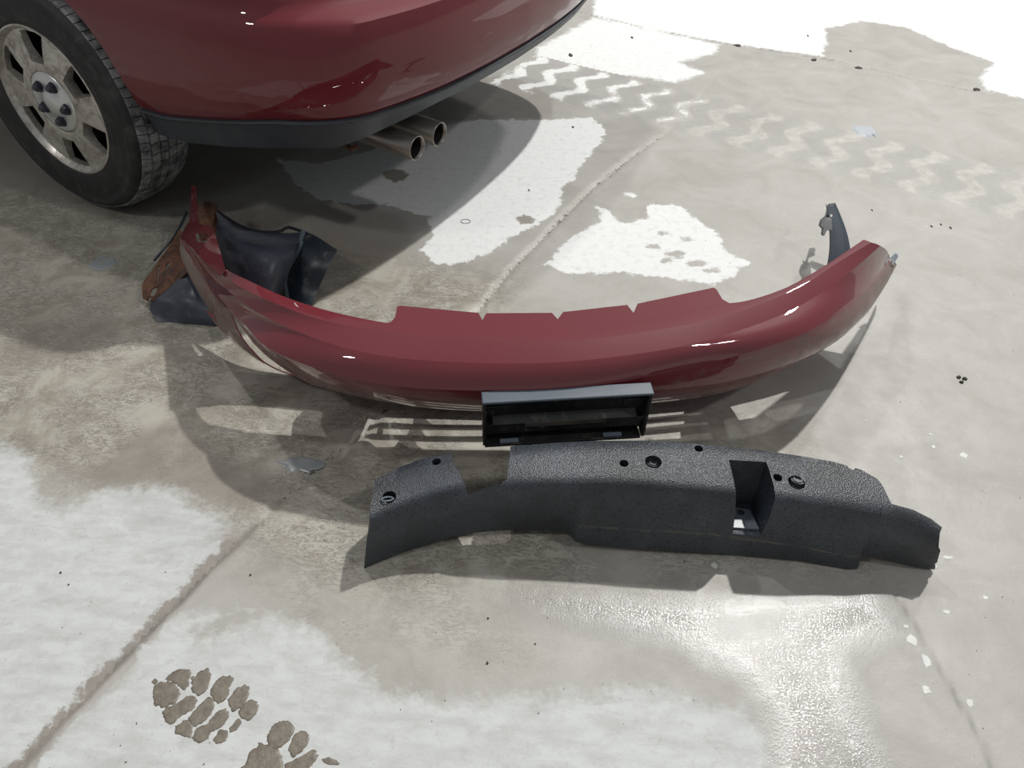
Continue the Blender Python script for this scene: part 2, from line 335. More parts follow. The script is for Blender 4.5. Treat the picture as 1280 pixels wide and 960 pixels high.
# tyre track
a0 = np.array(at(640, 85))[:2]; a1 = np.array(at(1280, 245))[:2]; e = (a1 - a0) / np.linalg.norm(a1 - a0); nn = np.array([-e[1], e[0]])
s_ = (XY - a0) @ e; w_ = (XY - a0) @ nn
ww = 6.28 * w_ / .20
track = np.sin(6.283 * (s_ + .030 * np.sin(ww)) / .155 + .5 * wob * 100) * np.clip((.21 - np.abs(w_)) / .05, 0, 1) * np.clip(s_ / .05, 0, 1)
wz = np.clip(1 - (s_ - .15) / .75, 0, 1) * np.clip((.21 - np.abs(w_)) / .05, 0, 1)
near = (s_ > 0) & (s_ < .9) & (np.abs(w_) < .21)
dry = np.where(near, np.clip(track - .15 - (s_ / .9) * 1.0, -1, 1) * .03, np.where((s_ > -.02) & (s_ < .95) & (np.abs(w_) < .21), np.minimum(dry, -.02), dry)); soft = np.where(near, .012, soft)
floor = link('floor', mesh([(-9, -5, -.02), (9, -5, -.02), (9, 12, -.02), (-9, 12, -.02)], [(0, 1, 2, 3)]), None, M_floor); floor['kind'] = 'structure'
nx, ny = len(xs), len(ys)
I, J = np.meshgrid(np.arange(nx - 1), np.arange(ny - 1)); q = (J * nx + I).ravel()
F = np.stack([q, q + 1, q + 1 + nx, q + nx], 1); cen = XY[F].mean(1)
def side_of(px, ext):
    V = [np.array(tuple(at(a, b)))[:2] for a, b in px]
    yy = np.array([v[1] for v in V]); xx = np.array([v[0] for v in V]); return yy, xx
yy, xx = side_of(JM[:], 0); o_ = np.argsort(yy); yy = yy[o_]; xx = xx[o_]
left = cen[:, 0] < np.interp(cen[:, 1], np.r_[-5, yy, 12], np.r_[xx[0] - 3, xx, xx[-1] + 3.2])
V = np.array([tuple(at(a, b))[:2] for a, b in JT]); o_ = np.argsort(V[:, 0]); V = V[o_]
sl = (V[0, 1] - V[-1, 1]) / (V[0, 0] - V[-1, 0])
backs = cen[:, 1] > np.interp(cen[:, 0], np.r_[-9, V[:, 0], 9], np.r_[V[0, 1] + sl * (-9 - V[0, 0]), V[:, 1], V[-1, 1] + sl * (9 - V[-1, 0])])
for L_, B_ in ((1, 0), (0, 0), (1, 1), (0, 1)):
    fsel = F[(left == bool(L_)) & (backs == bool(B_))]; uq, inv = np.unique(fsel, return_inverse=True)
    me = bpy.data.meshes.new('concrete_slab'); co = np.c_[XY[uq], z[uq]]
    me.vertices.add(len(uq)); me.vertices.foreach_set('co', co.ravel()); me.loops.add(fsel.size); me.loops.foreach_set('vertex_index', inv.ravel().astype(np.int32))
    me.polygons.add(len(fsel)); me.polygons.foreach_set('loop_start', np.arange(0, fsel.size, 4, dtype=np.int32)); me.update(calc_edges=True)
    me.polygons.foreach_set('use_smooth', [True] * len(fsel))
    for nm, a in (('dry', dry), ('soft', soft), ('mud', mudm), ('joint', joint), ('track', track), ('deep', deep), ('grit', grit), ('crack', crack), ('paler', np.clip((XY[:, 1] - 1.5) / .3, 0, 1))):
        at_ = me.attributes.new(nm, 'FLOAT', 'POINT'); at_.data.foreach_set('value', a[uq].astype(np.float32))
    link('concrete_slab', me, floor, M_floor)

# ---------------------------------------------------------------- car
CW = Vector((-1.348, 2.158, 0)); cn = Vector((math.cos(1.083), math.sin(1.083), 0)); ct = Vector((cn.y, -cn.x, 0))
car = thing('car', 'dark red car seen at its rear corner with twin exhaust tips and dirty alloy wheel', 'car', CW)
car.matrix_world = Matrix(((ct.x, cn.x, 0, CW.x), (ct.y, cn.y, 0, CW.y), (0, 0, 1, 0), (0, 0, 0, 1)))   # local x = towards the tail, y = across, z = up
HB = [(.2, .03), (.5, .03), (.65, .035), (.79, .058), (.907, .118), (.972, .187), (1.012, .3), (1.045, .45), (1.066, .65), (1.074, .89)]
hb = resample([(a, b, 0) for a, b in HB], 46)[:, :2]
WC = .89
def ring(ins, zf, cinch=0., tail=0., front=0.):
    """plan outline of the car: left rear half mirrored across and a rounded nose; ins = inset, cinch = extra inset at the tail corners"""
    P = []
    for k, (a, b) in enumerate(hb):
        t0 = hb[min(k + 1, 45)] - hb[max(k - 1, 0)]; nrm = np.array([t0[1], -t0[0]]); nrm = nrm / np.linalg.norm(nrm)
        c = cinch * math.exp(-((a - .95) / .12) ** 2 - ((b - .16) / .22) ** 2) if cinch else 0
        c2 = tail * max(0, min(1, (a - .75) / .28))
        q = np.array([a, b]) - nrm * (ins + c) - np.array([c2, 0]); P.append((q[0], q[1], zf(a)))
    R = [(a, 2 * WC - b, zz) for a, b, zz in P[-2::-1]]
    fx = -3.45 + front
    side_y = P[0][1]
    Nn = []
    for k in range(1, 26):
        u = k / 26; s = math.sin(u * math.pi)
        # along the right side to the nose, around it and back along the left side
        if u < .3: px_, py_ = .2 + (fx + .75 - .2) * (u / .3), 2 * WC - side_y
        elif u > .7: px_, py_ = .2 + (fx + .75 - .2) * ((1 - u) / .3), side_y
        else:
            an = (u - .3) / .4 * math.pi; px_ = fx + .75 - .75 * abs(math.sin(an)) ** .8; cc = math.cos(an); py_ = WC + (WC - side_y) * (abs(cc) ** .55) * (1 if cc > 0 else -1)
        Nn.append((px_, py_, zf(.2)))
    return P + R + Nn
ze = lambda a0, a1: (lambda a: a0 + (a1 - a0) * min(1, max(0, (a - .45) / .35)))
zr = ze(.392, .448); cz = lambda a: .088 - .034 * min(1, max(0, (a - .93) / .12))
def body_mesh(rings):
    vs, fs = grid(rings, True); n = len(rings[0]); L0 = (len(rings) - 1) * n
    fs.append(tuple(range(n))[::-1]); fs.append(tuple(range(L0, L0 + n)))
    return fixn(mesh(vs, fs))
lower = [ring(0, zr), ring(-.008, lambda a: zr(a) + .012), ring(-.016, lambda a: zr(a) + .06), ring(-.018, lambda a: zr(a) + .11), ring(-.012, lambda a: .635), ring(-.004, lambda a: .666),
         ring(.008, lambda a: .680, 0, .012), ring(.018, lambda a: .688, .01, .035), ring(.022, lambda a: .705, .02, .050), ring(.022, lambda a: .755, .035, .055), ring(.035, lambda a: .82, .06, .065), ring(.055, lambda a: .88, .085, .08), ring(.085, lambda a: .935, .11, .10, .1), ring(.14, lambda a: .965, .13, .14, .2), ring(.24, lambda a: .98, .12, .2, .4)]
def arch_cut(o):
    cs = [link('cutter', cyl((wx, wy, .3406), (0, dy, 0), .358, .34, 48)) for wx in (0, -2.65) for wy, dy in ((-.2, 1), (1.98, -1))]
    cut(o, cs)
body = link('body', body_mesh(lower), None, M_car); arch_cut(body); shade(body, 40); body.parent = car
cl = link('cladding', body_mesh([ring(.05, lambda a: zr(a) - cz(a)), ring(.028, lambda a: zr(a) - cz(a) + .002), ring(.002, lambda a: zr(a) - .014), ring(-.009, lambda a: zr(a) - .007), ring(-.008, lambda a: zr(a) - .003), ring(.004, lambda a: zr(a) + .0005), ring(.02, lambda a: zr(a) + .003)]), None, M_clad); arch_cut(cl); shade(cl, 30); cl.parent = car; cl['label'] = 'grey plastic lower cladding'
# greenhouse (out of the picture, but it shades the floor)
def rr(x0, x1, iny, zz):
    n = 10; pts = []
    for sx, sy in ((1, 1), (-1, 1), (-1, -1), (1, -1)):
        for k in range(n):
            a_ = k / (n - 1) * math.pi / 2; c_, s_2 = (math.cos(a_), math.sin(a_)) if sx * sy > 0 else (math.sin(a_), math.cos(a_)); r_ = .16
            cx_ = (x1 - r_) if sx > 0 else (x0 + r_); cy_ = WC + sy * (WC - iny - r_); pts.append((cx_ + sx * r_ * c_, cy_ + sy * r_ * s_2, zz))
    return pts
g = link('windows', body_mesh([rr(-2.3, .55, .14, .93), rr(-1.6, .25, .26, 1.30)]), car, M_glass, True)
rf = link('roof', body_mesh([rr(-1.64, .28, .25, 1.29), rr(-1.5, .12, .30, 1.36), rr(-1.3, -.1, .45, 1.385)]), car, M_car, True)
# underside
link('underbody', box((-1.2, WC, .39), (3.6, 1.25, .14)), car, M_in)
# wheel
def lathe(prof, n=72, ax_y=True):
    vs = []; fs = []; m_ = len(prof)
    for i in range(n):
        a = 2 * math.pi * i / n
        for r, yv in prof: vs.append((r * math.cos(a), yv, r * math.sin(a)))
    for i in range(n):
        for j in range(m_ - 1): fs.append((i * m_ + j, i * m_ + j + 1, ((i + 1) % n) * m_ + j + 1, ((i + 1) % n) * m_ + j))
    return fixn(mesh(vs, fs))
RT = .3406
def tyre():
    prof = [(.206, .012), (.214, .002), (.222, -.004), (.232, -.002), (.250, -.010), (.253, -.008), (.275, -.016), (.278, -.0145), (.300, -.010), (.303, -.012), (.318, .000), (.327, .012), (.331, .024), (.328, .05), (.328, .13), (.331, .166), (.318, .186), (.28, .196), (.24, .19), (.206, .17)]
    me = lathe(prof, 120); me.materials.append(M_tyre); return me
def tread():
    # ribs cut into blocks: each block its own raised piece, joined as one part
    vs = []; fs = []; ribs = [(.010, .036, .3285, .3355, 80), (.040, .066, .3385, .3395, 64), (.070, .094, .340, .3406, 64), (.098, .124, .3406, .340, 64), (.128, .152, .3395, .3385, 64), (.156, .182, .3355, .3275, 80)]
    for y0, y1, r0, r1, nb in ribs:
        for k in range(nb):
            a0 = 2 * math.pi * (k + .04) / nb; a1 = 2 * math.pi * (k + .93) / nb; sk = .012 if y0 in (.040, .098) else -.012
            b = len(vs)
            for rad in (-.012, 0):
                for yv, rr_ in ((y0, r0), (y1, r1)):
                    for a in (a0, (a0 + a1) / 2, a1):
                        aa = a + (sk if yv == y1 else 0); vs.append(((rr_ + rad) * math.cos(aa), yv, (rr_ + rad) * math.sin(aa)))
            f = lambda *i: tuple(b + j for j in i)
            fs += [f(6, 7, 10, 9), f(7, 8, 11, 10), f(0, 6, 9, 3), f(2, 5, 11, 8), f(0, 1, 7, 6), f(1, 2, 8, 7), f(3, 9, 10, 4), f(4, 10, 11, 5)]
    me = mesh(vs, fs); bm = bmesh.new(); bm.from_mesh(me); bmesh.ops.recalc_face_normals(bm, faces=bm.faces); bm.to_mesh(me); bm.free(); me.materials.append(M_tread); return me
def rim_obj():
    n = 96
    prof = [(.206, .020), (.215, .004), (.214, -.002), (.209, -.003), (.205, .004), (.199, .012), (.190, .013), (.176, .010), (.150, .006), (.120, .003), (.100, .002), (.088, .004), (.086, .016), (.0, .016), (.0, .036), (.09, .036), (.15, .026), (.185, .028), (.200, .030)]
    o = link('wheel_rim', lathe(prof, 96), None, M_alloy)
    cs = []
    for k in range(6):
        a = math.radians(90 + 60 * k)
        def tr(r0, r1, h0, h1, yv):
            P = []
            for rr_, hh in ((r0, -h0), (r1, -h1), (r1 + .006, -h1 * .5), (r1 + .006, h1 * .5), (r1, h1), (r0, h0)):
                P.append(Vector((rr_ * math.cos(a) - hh * math.sin(a), yv, rr_ * math.sin(a) + hh * math.cos(a))))
            return P
        cs.append(cutter(tr(.108, .193, .030, .054, -.02), tr(.120, .184, .019, .036, .05))); cs.append(cutter(tr(.116, .186, .018, .036, .012), tr(.116, .186, .018, .036, .09)))
    for k in range(5):
        a = math.radians(-10 + 72 * k); cs.append(link('cutter', cyl((.052 * math.cos(a), 0.0, .052 * math.sin(a)), (0, 1, 0), .017, .03, 16)))
    cut(o, cs); shade(o, 28); return o
barrel_prof = [(.205, .012), (.198, .05), (.19, .16), (.206, .18)]
def make_wheel():
    wh = link('wheel', tyre(), None, None, True); wh['label'] = 'black tyre with dirty silver six-window alloy rim'
    link('tread', tread(), wh, None)
    ro_ = rim_obj(); ro_.parent = wh
    link('rim_barrel', lathe(barrel_prof, 64), wh, M_in, True)
    link('brake_disc', cyl((0, .075, 0), (0, 1, 0), .135, .02, 48), wh, M_in)
    hb_ = link('hub_disc', lathe([(.0, -.008), (.020, -.008), (.034, -.004), (.044, .004), (.078, .003), (.086, .004), (.087, .012), (.06, .018)], 64), wh, M_hub, True)
    for k in range(5):
        a = math.radians(-10 + 72 * k); c = (.054 * math.cos(a), .006, .054 * math.sin(a))
        link('lug_nut', join_bm('lug_nut', [cyl(c, (0, -1, 0), .0135, .016, 6, .0125), cyl(c, (0, -1, 0), .0175, .006, 20, .016), cyl((c[0], c[1] - .016, c[2]), (0, -1, 0), .0105, .006, 12, .007)]), wh, M_lug)
    return wh
wh = make_wheel(); parts = list(wh.children)
wh.parent = car; wh.location = (0, 0, RT)
for x_, y_, r_ in ((-2.65, 0, 0), (0, 2 * WC, math.pi), (-2.65, 2 * WC, math.pi)):
    c = wh.copy(); C.objects.link(c); c.parent = car; c.location = (x_, y_, RT); c.rotation_euler = (0, 0, r_)
    for p in parts: k = p.copy(); C.objects.link(k); k.parent = c
# exhaust
for (y0, x1, dz) in ((.352, 1.02, 0), (.452, 1.03, .004)):
    P0 = Vector((.55, y0 + .02, .325 + dz)); ax = Vector((1, -.02, -.045)).normalized(); Lp = x1 - .55
    o = link('exhaust_tip', lathe([(.026, 0), (.0345, .12), (.0350, Lp - .002), (.0335, Lp), (.031, Lp - .002), (.030, Lp - .16), (.0, Lp - .16)], 40), car, M_pipe, True)
    o.matrix_local = Matrix.Translation(P0) @ Vector((0, 1, 0)).rotation_difference(ax).to_matrix().to_4x4()
    i_ = link('soot_lining', lathe([(.0308, Lp - .01), (.0300, Lp - .15), (.0, Lp - .15)], 32), o, M_in, True)
# rusty hook
hk = []
pts = [Vector((.80, .30, .36)), Vector((.80, .30, .315)), Vector((.815, .29, .296)), Vector((.85, .285, .292)), Vector((.868, .285, .305))]
for a_, b_ in zip(pts, pts[1:]): hk.append(cyl(a_, b_ - a_, .006, (b_ - a_).length + .003, 8))
o = link('tow_hook', join_bm('tow_hook', hk), car, M_rust); o['label'] = 'small rusty hook under the cladding'

# ---------------------------------------------------------------- bumper cover
bump = thing('bumper_cover', 'dark red bumper cover removed from a car, lying in a wide curve on the floor', 'bumper', at(700, 500))
def bp(name, vs, fs, m, parent=bump, smooth=False):
    me = mesh([Vector(v) - bump.location for v in vs], fs); return link(name, me, parent, m, smooth)
N = 150
RA = pxrow([(281, 336, .285), (300, 346, .295), (350, 370), (400, 387), (450, 399), (497, 407), (600, 413), (700, 413), (800, 401), (897, 382), (930, 378), (980, 362), (1030, 334), (1060, 314), (1079, 301)], .30)
RB = pxrow([(277, 341, .265), (300, 358, .29), (350, 382), (400, 400), (450, 411), (497, 417), (600, 427), (700, 428), (800, 417), (900, 398), (950, 381), (1000, 359), (1050, 327), (1088, 304)], .300)
RB2 = pxrow([(262, 329, .225), (290, 366, .26), (345, 402, .278), (398, 425), (450, 440), (497, 448), (560, 453), (660, 455), (750, 449), (850, 434), (902, 421), (984, 391), (1040, 357), (1078, 326), (1099, 307)], .286)
RC = pxrow([(227, 296, .14), (245, 327, .15), (262, 354, .175), (285, 382, .205), (310, 408, .23), (333, 432, .245), (380, 454, .25), (452, 475), (524, 484), (602, 487), (690, 485), (770, 477), (824, 467), (897, 450, .25), (955, 434, .26), (1013, 412, .265), (1057, 380, .255), (1087, 352, .22), (1111, 324, .17)], .245)
RD = pxrow([(240, 345, .10), (257, 378, .095), (290, 421, .09), (326, 450, .09), (360, 468, .10), (400, 482, .11), (452, 495, .12), (524, 507), (602, 512), (700, 512), (815, 503), (911, 487, .14), (984, 459, .165), (1042, 427, .18), (1068, 405, .17), (1086, 386, .14), (1104, 357, .10), (1116, 332, .10)], .125)
rows = [resample(r, N) for r in (RA, RB, RB2, RC, RD)]
A_, B_r, B2_, C_r, D_r = rows
lerp = lambda a, b, f: a * (1 - f) + b * f
# front face bellies out a little between its creases
outw = np.stack([np.gradient(C_r[:, 1]), -np.gradient(C_r[:, 0]), np.zeros(N)], 1); outw /= np.linalg.norm(outw, axis=1)[:, None]
upz = np.array([0, 0, 1.])
bul = lambda f: lerp(B2_, C_r, f) + (upz * .9 + outw * .4) * (.007 * math.sin(f * math.pi))
cd_ = [lerp(C_r, D_r, f) + outw * (.012 * math.sin(f * math.pi)) for f in (.04, .12, .25, .4, .55, .7, .85)]
strip = [A_, lerp(A_, B_r, .5) + upz * .0006, B_r, lerp(B_r, B2_, .5) + upz * .001, B2_, bul(.25), bul(.5), bul(.75), bul(.92), C_r] + cd_ + [D_r]
vs, fs = grid([[tuple(p) for p in r] for r in strip])
shell = bp('bumper_shell', vs, fs, M_bump, smooth=True)
se = shell.data.attributes.new('sharp_edge', 'BOOLEAN', 'EDGE')
for e_ in shell.data.edges:
    i_, j_ = (v // N for v in e_.vertices)
    if i_ == j_ and i_ in (2, 4, 9): se.data[e_.index].value = True
dv = []
for i, r in enumerate(strip):
    for j in range(N):
        u = j / (N - 1); dl = max(0, 1 - u / .30); dr_ = max(0, (u - .60) / .4)
        if i >= 11: v = .15 + .95 * dl ** .6 + .75 * dr_ ** .6 + (.2 if i == 17 else 0)
        elif i >= 9: v = .05 + .3 * dl
        else: v = .25 * max(0, 1 - u / .12)
        dv.append(v)
a = shell.data.attributes.new('dirt', 'FLOAT', 'POINT'); a.data.foreach_set('value', dv)
# floor-light openings: cut along the rays of the key lamp
def ray_cut(px, zt, parent=bump, zb=-.01):
    bot = []; top = []
    for a_, b_ in px:
        g_ = at(a_, b_); d_ = KL - g_; bot.append(g_ + d_ * (zb / KL.z) - bump.location); top.append(g_ + d_ * (zt / KL.z) - bump.location)
    return cutter(bot, top)
FINL = [(234, 518), (247, 510), (277, 506.5), (319, 507.5), (378, 514), (366, 528), (364, 545), (311, 540.5), (262, 530)]
FINR = [(913, 508.4), (956, 498), (1011.6, 481), (1012.5, 484), (997.5, 498), (971, 513), (941, 522.5), (924, 525)]
SL = [[(460, 523.4), (470, 521.6), (517, 523.4), (515.8, 530), (495, 528.5), (463.4, 528), (459.5, 535), (472, 535), (471, 542), (458.8, 542), (455.6, 547), (464, 549.7), (498.6, 550.8), (493, 558.6), (469.7, 559), (462, 552.3), (448.6, 549.7)],
      [(478.8, 536.3), (511.9, 537.2), (508.8, 544), (478.3, 543)],
      [(532.2, 523.8), (605.6, 525.8), (690, 525), (690, 530), (605.6, 531), (540, 530.5)], [(526.7, 537.5), (605, 538), (690, 537), (690, 543), (605, 545), (532, 545)], [(520, 552.3), (635, 553), (690, 552), (690, 560), (634.5, 562.5), (529, 562), (521, 557)],
      [(712, 525), (780, 521), (855, 514.6), (854, 517.5), (800, 523), (712, 530)], [(712, 536), (800, 531), (855, 526.5), (855, 529.8), (800, 535.5), (712, 542)], [(712, 552), (821, 543), (850, 540), (851, 548), (830, 549), (712, 559)]]
mod(shell, 'SOLIDIFY', thickness=.003, offset=-1); apply(shell)
fixn(shell.data)
cut(shell, [ray_cut(FINL, .20), ray_cut(FINR, .245)]); mod(shell, 'SUBSURF', levels=0, render_levels=0); shell.modifiers.clear(); shade(shell, 55, True)
# lower part under the front: steps back, then down to the floor
i0, i1 = 12, 134
RE = resample(pxrow([(257, 388, .075), (275, 410, .055), (296, 431, .04), (325, 452, .02), (355, 462, .010), (400, 468, .006), (452, 478, .004), (524, 488, .004), (602, 495, .004), (700, 495, .004), (815, 488, .004), (930, 464, .006), (990, 442, .010), (1022, 428, .015)], 0), i1 - i0)
Dm = D_r[i0:i1]; kk = np.clip(np.minimum(np.arange(i1 - i0) - 12, i1 - i0 - 8 - np.arange(i1 - i0)) / 18., 0, 1)[:, None]; D1 = Dm - outw[i0:i1] * (.004 + .018 * kk) + upz * -.012
Ef = lerp(D1, RE, .55)
vs, fs = grid([[tuple(p) for p in r] for r in (Dm, D1, Ef, RE)])
low_ = bp('lower_grille', vs, fs, M_bump); a = low_.data.attributes.new('dirt', 'FLOAT', 'POINT'); a.data.foreach_set('value', [.35] * len(vs))
mod(low_, 'SOLIDIFY', thickness=.003, offset=0); apply(low_)
fixn(low_.data)
cut(low_, [ray_cut(p, .22) for p in [FINL, FINR] + SL]); shade(low_, 24); low_['label'] = 'slotted lower grille of the bumper'
# mounting flange with notches
def strip_poly(name, px, th, m, zz=None, holes=(), parent=bump):
    top = [at(p[0], p[1], p[2]) - bump.location for p in px]; bot = [p - Vector((0, 0, th)) for p in top]
    o = link(name, prism(bot, top), None, m)
    if holes:
        cs = []
        for h in holes: cs.append(cutter([at(p[0], p[1], p[2] - .05) - bump.location for p in h], [at(p[0], p[1], p[2] + .03) - bump.location for p in h]))
        cut(o, cs)
    o.parent = parent; return o
zf_ = .302
FL = [(480, 405), (489, 402), (494, 396), (496, 384), (500, 382), (598, 391), (603, 400), (608, 391.5), (690, 391), (697, 399), (704, 390), (784, 381), (792, 391), (797, 379.5), (892, 359.5), (896, 362), (903, 374), (913, 379.5), (925, 379.5)]
BL = [(925, 383.5), (897, 390), (800, 408), (700, 419), (600, 419), (497, 413), (480, 410)]
fl = strip_poly('mounting_flange', [(a_, b_, zf_) for a_, b_ in FL + BL], .003, M_bump); fl['label'] = 'raised notched mounting flange along the top edge'
et = [(281, 337), (281, 334), (270, 296), (267.5, 287.5), (262, 283.5), (248.5, 279.5), (247, 262), (245.4, 234), (243, 231.5), (239.2, 233), (238.4, 256), (236.6, 277), (232, 283), (226, 295), (231, 300), (245, 316), (262, 333), (275, 344)]
_p0, _p1, _p2 = at(281, 336, .287), at(226, 295, .142), at(243, 234, .175); _n = (_p1 - _p0).cross(_p2 - _p0)
def ez(a_, b_):   # the end tab is one tilted plane, low at its outer corner
    g_ = at(a_, b_); d_ = g_ - OC; return (OC + d_ * ((_p0 - OC).dot(_n) / d_.dot(_n))).z
tabp = [(a_, b_, ez(a_, b_) + .001) for a_, b_ in et]
hole = [(a_, b_, ez(a_, b_)) for a_, b_ in ((244, 292), (259.5, 292), (258, 302.5), (247, 303))]
tb = strip_poly('end_tab', tabp, .004, M_bump, holes=[hole]); tb['label'] = 'pointed end tab with a square hole'
tb2 = strip_poly('side_tab', [(1111, 323, .165), (1113, 322, .165), (1119, 316.5, .17), (1122, 317, .17), (1123, 320, .17), (1117, 330, .165), (1113, 338, .15)], .004, M_flange)
tb2['label'] = 'small pale torn clip tab'
# licence plate bracket
Pc = [at(602, 489, .245), at(813, 477.5, .245)]
xb = (Pc[1] - Pc[0]); Wd = xb.length; xb.normalize(); fr = Vector((xb.y, -xb.x, 0)).normalized()          # fr points towards the viewer
zb = (Vector((0, 0, 1)) + fr * .05).normalized(); fr = xb.cross(zb) ; fr = fr if fr.y < 0 else -fr
org = Pc[0] - bump.location
Wm = lambda x, y, zz: org + xb * x + fr * y + zb * zz       # x along, y out of the bumper, z up from the top edge
def wbox(x0, x1, y0, y1, z0, z1): return prism([Wm(x0, y0, z0), Wm(x1, y0, z0), Wm(x1, y1, z0), Wm(x0, y1, z0)], [Wm(x0, y0, z1), Wm(x1, y0, z1), Wm(x1, y1, z1), Wm(x0, y1, z1)])
Hh = .128; D0 = .030
pieces = [wbox(.004, Wd - .004, .0, .003, -Hh, -.003), wbox(0, .007, 0, D0, -Hh, -.003), wbox(Wd - .007, Wd, 0, D0, -Hh, -.003), wbox(.004, Wd - .008, .0, D0, -Hh - .006, -Hh),
          prism([Wm(.02, .003, -.072), Wm(Wd - .02, .003, -.072), Wm(Wd - .02, .020, -.082), Wm(.02, .020, -.082)], [Wm(.02, .003, -.066), Wm(Wd - .02, .003, -.066), Wm(Wd - .02, .020, -.078), Wm(.02, .020, -.078)]),
          wbox(.007, Wd - .007, .017, .020, -.104, -.078), wbox(.007, .05, .003, .006, -.066, -.04), wbox(Wd - .05, Wd - .007, .003, .006, -.066, -.04)]
pb = link('plate_bracket', join_bm('plate_bracket', pieces), bump, M_bracket); pb['label'] = 'empty black plastic plate bracket at the front'; mod(pb, 'BEVEL', width=.0012, segments=2); apply(pb)
o = link('bracket_lip', wbox(-.001, Wd + .001, 0, D0 + .002, -.006, 0), pb, M_lip); mod(o, 'BEVEL', width=.002, segments=2); apply(o)
for x0 in (.035, Wd - .085): link('slot_tab', wbox(x0, x0 + .038, D0 - .012, D0 - .002, -Hh + .001, -Hh + .0045), pb, M_flange)
M_stain = plastic('dried_mud', (.085, .075, .06), (.035, .032, .027), .8)
for x0 in (.075, Wd - .07): link('screw_boss', join_bm('b', [cyl(Wm(x0, .002, -.020), fr, .008, .004, 12, .005), cyl(Wm(x0, .006, -.020), fr, .0025, .002, 8)]), pb, M_stain)
link('mud_ledge', wbox(.085, Wd - .085, .0195, .0215, -.088, -.077), pb, M_stain)

# ---------------------------------------------------------------- foam absorber
foam = thing('foam_absorber', 'black speckled foam energy absorber with bolt holes and a chewed right end, nearest the camera', 'bumper absorber', at(780, 640))
def Fz(u): return np.interp(u, [0, .06, .25, .5, .75, .9, 1], [.135, .14, .175, .185, .175, .150, .118])
bt = [(470, 596), (500, 581), (530, 570), (563, 563), (600, 558), (640, 555), (690, 551), (740, 548.5), (800, 548), (860, 551), (900, 555), (950, 560), (1000, 567), (1040, 574), (1075, 584), (1098, 597), (1106, 612), (1110, 626), (1140, 634), (1162, 645), (1176, 656)]
crs = [(462, 645), (490, 632), (530, 617), (570, 607), (610, 602), (660, 600), (720, 599), (780, 600), (840, 604), (900, 610), (960, 616), (1020, 624), (1070, 632), (1100, 638), (1130, 645), (1155, 655), (1174, 668)]
fb = [(455, 711, .0), (480, 700, .004), (510, 688, .012), (560, 672, .028), (600, 665, .026), (640, 662, .026), (700, 663, .026), (712, 668, .022), (720, 678, .022), (780, 684, .018), (850, 689, .014), (920, 693, .010), (1000, 701, .006), (1060, 712, .002), (1072, 711, .002), (1078, 692, .03), (1110, 699, .022), (1140, 707, .014), (1168, 712, .006)]
NF = 180
def prow(px, f):
    P = np.array(px, float)[:, :2]; u = np.r_[0, np.cumsum(np.hypot(*np.diff(P, axis=0).T))]; u /= u[-1]; return [at(a_, b_, f(uu)) for (a_, b_), uu in zip(P, u)]
def lin(pts, n):
    P = np.array([tuple(p) for p in pts]); return P
def xsample(pts, n, x0, x1, smooth_=True):        # sample a row evenly in x so columns line up
    P = np.array([tuple(p) for p in pts]); Q = resample(pts, 600) if smooth_ else P
    Q = Q.copy(); Q[:, 0] = np.maximum.accumulate(Q[:, 0] + np.arange(len(Q)) * 1e-6); xq = np.linspace(Q[0, 0], Q[-1, 0], n); return np.stack([xq, np.interp(xq, Q[:, 0], Q[:, 1]), np.interp(xq, Q[:, 0], Q[:, 2])], 1)
FT = xsample(prow(bt, Fz), NF, 0, 0, False); FC = xsample(prow(crs, lambda u: Fz(u) - .006), NF, 0, 0)
FB = xsample([at(*p) for p in fb], NF, 0, 0, False)
bb = FT.copy(); bb[:, 2] = np.interp(np.linspace(0, 1, NF), [0, .2, .8, 1], [.0, .03, .03, .004]); bb[:, 1] += .004
ib = FB.copy(); ib[:, 1] += .03; ib[:, 2] = FB[:, 2] + .002
R5 = [bb, lerp(bb, FT, .5), FT - np.array([0, -.002, .008]), FT + np.array([0, -.006, 0]), lerp(FT, FC, .5) + upz * .003, lerp(FT, FC, .80) + upz * .003, lerp(FT, FC, .93) + upz * .001, FC + np.array([0, -.003, -.003]), FC + np.array([0, -.0075, -.009]), FC + np.array([0, -.0105, -.019]), lerp(FC, FB, .3) + np.array([0, -.0115, 0]), lerp(FC, FB, .65) + np.array([0, -.007, 0]), FB, ib]
P3 = [[Vector(p) - foam.location for p in r] for r in R5]
# closed tube: rows run around, columns along
rows_t = [[P3[i][j] for i in range(len(P3))] for j in range(NF)]
vs, fs = grid(rows_t, True); k = len(P3); fs.append(tuple(range(k))); fs.append(tuple(range((NF - 1) * k, NF * k))[::-1])
me = fixn(mesh(vs, fs))
fo = link('foam_body', me, None, M_foam)
def fl_(px, zz): return [at(a_, b_, zz) - foam.location for a_, b_ in px]
cs = []
nt = [(562, 556), (564, 563), (584, 599.5), (626, 596.5), (634, 593), (638, 556), (638, 545), (562, 545)]
top_ = fl_(nt, .18); cs.append(cutter([Vector((p.x, p.y, -.05)) for p in top_], [Vector((p.x, p.y, .3)) for p in top_]))
